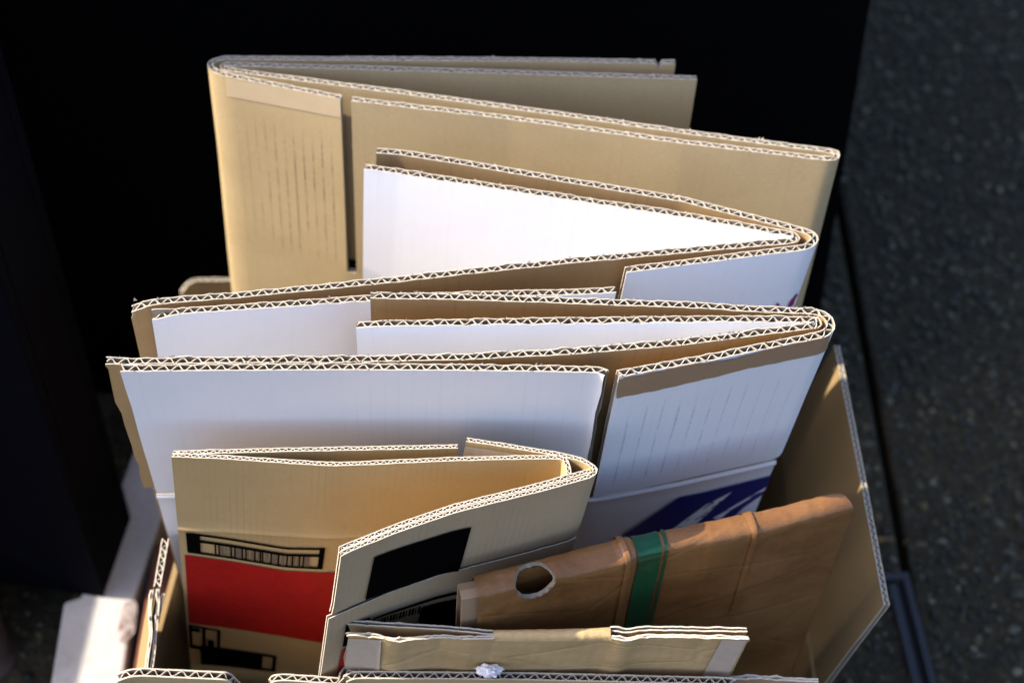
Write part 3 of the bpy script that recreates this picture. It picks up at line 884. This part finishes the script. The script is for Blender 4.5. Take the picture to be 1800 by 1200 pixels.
def ksurf(s, p, off=0):
    """p: distance round the section from the back edge of the top face: <0 down the back, 0..W top, >W down the front"""
    B, F = kpt(bk, s), kpt(fk, s)
    D = DKl.lerp(DKr, s / LK_)
    t = F - B
    Wd = t.length
    up = V((0, 0, 1)); fr = V((t.x, t.y, 0)).normalized()
    wr = .0007 * noise.noise(V((s * 45, p * 30, 3))) + .0004 * noise.noise(V((s * 140, p * 90, 8)))
    def raw(q):
        if q < 0: return B + D * (-q)
        if q > Wd: return F + D * (q - Wd)
        return B + t * (q / Wd)
    # round the two long edges by averaging
    P = V((0, 0, 0)); 
    for k in (-1, -.5, 0, .5, 1): P += raw(p + k * rK)
    P /= 5
    k = max(0, min(1, (p - Wd + rK) / (2 * rK))); kb_ = max(0, min(1, (p + rK) / (2 * rK)))
    nrm = (up * (1 - k) + fr * k) if p > Wd / 2 else (up * kb_ - fr * (1 - kb_))
    return P + nrm.normalized() * (off + wr), Wd
def kgrid(name, s0, s1, p0, p1, ds, dp, mat, off=0, hole=None, parent=pk, rel_front=False):
    ns, np_ = max(1, round((s1 - s0) / ds)), max(1, round((p1 - p0) / dp))
    vs, uv, keep, fs = [], [], [], []
    for i in range(ns + 1):
        for j in range(np_ + 1):
            s, p = s0 + (s1 - s0) * i / ns, p0 + (p1 - p0) * j / np_
            inside = False
            if hole:
                hs, hp, hr = hole
                d = V((s - hs, (p - hp) / HE))
                if d.length < hr: inside = True
                elif d.length < hr + .0016:
                    a = math.atan2(d.y, d.x)
                    d = d.normalized() * (hr + .0009 * noise.noise(V((a * 5, 1, 2))))
                    s, p = hs + d.x, hp + d.y * HE
            keep.append(not inside)
            vs.append(ksurf(s, p, off)[0]); uv.append((s, p))
    for i in range(ns):
        for j in range(np_):
            q = [i * (np_ + 1) + j, i * (np_ + 1) + j + 1, (i + 1) * (np_ + 1) + j + 1, (i + 1) * (np_ + 1) + j]
            if all(keep[k] for k in q): fs.append(q)
    used = sorted({k for q in fs for k in q}); mp = {k: i for i, k in enumerate(used)}
    return mesh_obj(name, [vs[k] for k in used], [[mp[k] for k in q] for q in fs], [mat], None, [uv[k] for k in used], parent, True)
# hole centre
W0 = (fk[2] - bk[2]).length
hs = None
best = 9
def project(P):
    d = P - CAM
    z = d.dot(FWD)
    return 900 + FPX * d.dot(RGT) / z, 600 - FPX * d.dot(UPV) / z
for i in range(0, 60):
    for j in range(0, 40):
        s, p = i * .0015, j * .001
        q = project(ksurf(s, p)[0])
        e = math.hypot(q[0] - 943, q[1] - 1024)
        if e < best or hs is None: best, hs, hp = e, s, p
HR, HE = .0124, 1.3
SPL = hs + .022
kgrid('carton_shell', 0, SPL, -.05, .10, .0011, .0011, M_wrap, hole=(hs, hp, HR))
kgrid('carton_shell', SPL, LK_, -.05, .10, .003, .002, M_wrap)
kgrid('carton_front', 0, LK_, .10, HK, .006, .02, M_wrap)
kgrid('carton_back', 0, LK_, -HK, -.05, .006, .02, M_wrap)
# right-hand end closed
vs, fs = [], []
for p in (-HK, -.05, -.004, 0, .004): vs.append(ksurf(LK_, p)[0])
Wr = (fk[-1] - bk[-1]).length
for p in (Wr - .004, Wr, Wr + .004, Wr + .05, HK): vs.append(ksurf(LK_, p)[0])
mesh_obj('carton_end', vs, [list(range(len(vs)))], [M_wrap], None, [(v.x, v.z) for v in vs], pk)
# torn white rim of the hole, and the brown layer seen inside it
vs, fs = [], []
n = 60
for i in range(n):
    a = 2 * math.pi * i / n
    r_ = .0002 + .0005 * abs(math.sin(a + .5)) + .0014 * max(0, noise.noise(V((a * 2.2, 9, 1)))) + .0006 * noise.noise(V((a * 9, 4, 1)))
    for rr, of in ((HR + .0005, .0002), (HR - r_ * .5, -.0008 - .0005 * noise.noise(V((a * 5, 2, 6)))), (HR - r_, -.0024)):
        vs.append(ksurf(hs + rr * math.cos(a), hp + rr * math.sin(a) * HE, of)[0])
for i in range(n):
    j = (i + 1) % n
    for k in (0, 1): fs.append([i * 3 + k, i * 3 + k + 1, j * 3 + k + 1, j * 3 + k])
mesh_obj('hole_rim', vs, fs, [M_torn], None, None, pk)
vs, uvs, fs = [], [], []
for i in range(24):
    sx = .001 + i * .0033
    F_, D_ = kpt(fk, sx), DKl.lerp(DKr, sx / LK_)
    tt_ = F_ - kpt(bk, sx); tt_.z = 0; tt_.normalize()
    for q in (.003, .012, .03, .06, .12):
        vs.append(F_ + D_ * q - tt_ * (.0125 + .10 * max(0, .012 - q))); uvs.append((sx, q))
fs = [[i * 5 + j, i * 5 + j + 1, (i + 1) * 5 + j + 1, (i + 1) * 5 + j] for i in range(23) for j in range(4)]
mesh_obj('inner_layer', vs, fs, [M_wrap], None, uvs, pk, True)
# inner layers sticking out at the left end
for k, (dx, of, sh_) in enumerate(((-.011, .006, .0),)):
    vs, fs, uvs = [], [], []
    prof = [(-.30, 0), (-.02, 0), (-.002, .001)]
    ax = (fk[1] - fk[0]).normalized()
    P0 = [ksurf(.001, p, -.004)[0] for p in (-.25, -.03, 0, .008, W0, W0 + .02, W0 + .25)]
    for q in P0:
        for e in (dx, .012): vs.append(q + ax * e + V((0, .0015, -.004))); uvs.append((e, q.z))
    fs = [[i * 2, i * 2 + 1, i * 2 + 3, i * 2 + 2] for i in range(len(P0) - 1)]
    ob = mesh_obj('inner_fold', vs, fs, [M_tape_brown], None, uvs, pk, False)
    md = ob.modifiers.new('thickness', 'SOLIDIFY'); md.thickness = .0022
# green tape band with its thin stripe
def s_at(px, py):
    return min((abs(project(ksurf(i * .001, Wr)[0])[0] - px), i * .001) for i in range(int(LK_ / .001)))[1]
g0, g1, g2, g3 = s_at(1119, 985), s_at(1163, 975), s_at(1168, 974), s_at(1174, 973)
kgrid('green_tape', g0, g1, -.05, HK * .7, .003, .0016, M_green, off=.0009)
kgrid('green_tape', g2, g3, -.05, HK * .7, .003, .0016, M_green, off=.0009)
# folded paper lip where the cartons overlap, and seam on the right
for a, b, hgt in ((s_at(1094, 990), s_at(1104, 986), .0012), (s_at(1318, 938), s_at(1331, 935), .0008)):
    kgrid('seam_tape', a, b, -.05, .12, .001, .002, M_wrap, off=hgt)

# ================================================================== FOLDED OLIVE SHEET IN FRONT
zP = .425
fp = empty('folded_cardboard', V((.02, .5, .1)), 'folded olive brown cardboard sheet with grey taped ends at the front', 'cardboard')
PD = V((0, .13, -1))
tP = .0026
pfl = at(613, 1120, zP); pfr = at(1312, 1122, zP)
frP = ((pfl.x, edge_dir(pfl, 604, 1190, .13)), (pfr.x, edge_dir(pfr, 1283, 1180, .13)))
shP1 = Sheet(tops([(613, 1113), (668, 1117), (676, 1120), (700, 1125), (722, 1121), (780, 1117), (835, 1121), (866, 1118), (880, 1119), (970, 1119), (1066, 1117), (1080, 1119), (1105, 1124), (1128, 1116), (1200, 1117), (1316, 1120)], zP), *frP, r=.008, seed=71, bow=.0025)
shP2 = Sheet(tops([(611, 1093), (700, 1098), (800, 1104), (862, 1111), (880, 1109), (970, 1108), (1070, 1105), (1076, 1103), (1105, 1109), (1125, 1103), (1200, 1104), (1313, 1106)], zP), *frP, r=.008, seed=72, bow=.0015)
uA, uB = shP1.hit(868, 1122)[0], shP1.hit(1074, 1120)[0]
lowA = lambda u, s: .0
board(shP1, 'front_leaf', fp, M_olive, M_inner, t=tP, w1=.22, flute=False, u0=0, u1=uA, rag=(.0012, .0012), ends=(.004, 0), lt=.0012)
board(shP1, 'front_leaf', fp, M_olive, M_inner, t=tP, w0=.004, w1=.22, flute=False, u0=uA, u1=uB, rag=(0, 0), lt=.0012)
board(shP1, 'front_leaf', fp, M_olive, M_inner, t=tP, w1=.22, flute=False, u0=uB, u1=shP1.L, rag=(.0010, .0010), ends=(0, .002), lt=.0012)
vA, vB = shP2.hit(866, 1114)[0], shP2.hit(1074, 1106)[0]
board(shP2, 'back_leaf', fp, M_inner, M_olive, t=.0034, w1=.22, flute=False, u0=0, u1=vA, rag=(.0006, .0006), lt=.0010)
board(shP2, 'back_leaf', fp, M_inner, M_olive, t=.0034, w0=.004, w1=.22, flute=False, u0=vA, u1=vB, rag=(0, 0), lt=.0016)
board(shP2, 'back_leaf', fp, M_inner, M_olive, t=.0034, w1=.22, flute=False, u0=vB, u1=shP2.L, rag=(.0008, .0008), lt=.0010)
vs, fs, uvs = [], [], []
n, m_ = 40, 10
for i in range(n + 1):
    k = i / n
    A, B = shP1.S(uA + (uB - uA) * k, .004, tP / 2), shP2.S(vA + (vB - vA) * k, .004, -.0017)
    for j in range(m_ + 1):
        a = j / m_
        q = A.lerp(B, .5 - .5 * math.cos(math.pi * a)) + V((0, 0, .0052 * math.sin(math.pi * a) ** .7 + .0006 * noise.noise(V((k * 9, a * 3, 1)))))
        vs.append(q); uvs.append((k * .08, -a * .01))
fs = [[i * (m_ + 1) + j, (i + 1) * (m_ + 1) + j, (i + 1) * (m_ + 1) + j + 1, i * (m_ + 1) + j + 1] for i in range(n) for j in range(m_)]
mesh_obj('folded_ridge', vs, fs, [M_olive], None, uvs, fp, True)
f = columns(shP1, [(0, (612, 1117), (604, 1200)), (1, (672, 1121), (666, 1200))], 1, tP, umax=.06)
patch(shP1, 'tape_strip', fp, M_tape_grey, f, 1, tP, off=.0009)
f = columns(shP1, [(0, (1269, 1121), (1226, 1200)), (1, (1313, 1122), (1272, 1200))], 1, tP, umin=shP1.L - .09)
patch(shP1, 'tape_strip', fp, M_tape_grey, f, 1, tP, off=.0009)

# crumpled scrap
cp = at(860, 1178, .382)
bm = bmesh.new(); bmesh.ops.create_icosphere(bm, subdivisions=3, radius=1)
for v in bm.verts:
    k = 1 + .5 * noise.noise(v.co * 2.2) + .3 * noise.noise(v.co * 5)
    v.co = V((v.co.x * .0075 * k, v.co.y * .004 * k, v.co.z * .0042 * k))
me = bpy.data.meshes.new('paper_scrap'); bm.to_mesh(me); bm.free()
me.materials.append(M_scrap)
o = bpy.data.objects.new('paper_scrap', me); COL.objects.link(o); o.location = cp
tag(o, 'small crumpled white paper scrap tucked behind the front flap', 'paper scrap')
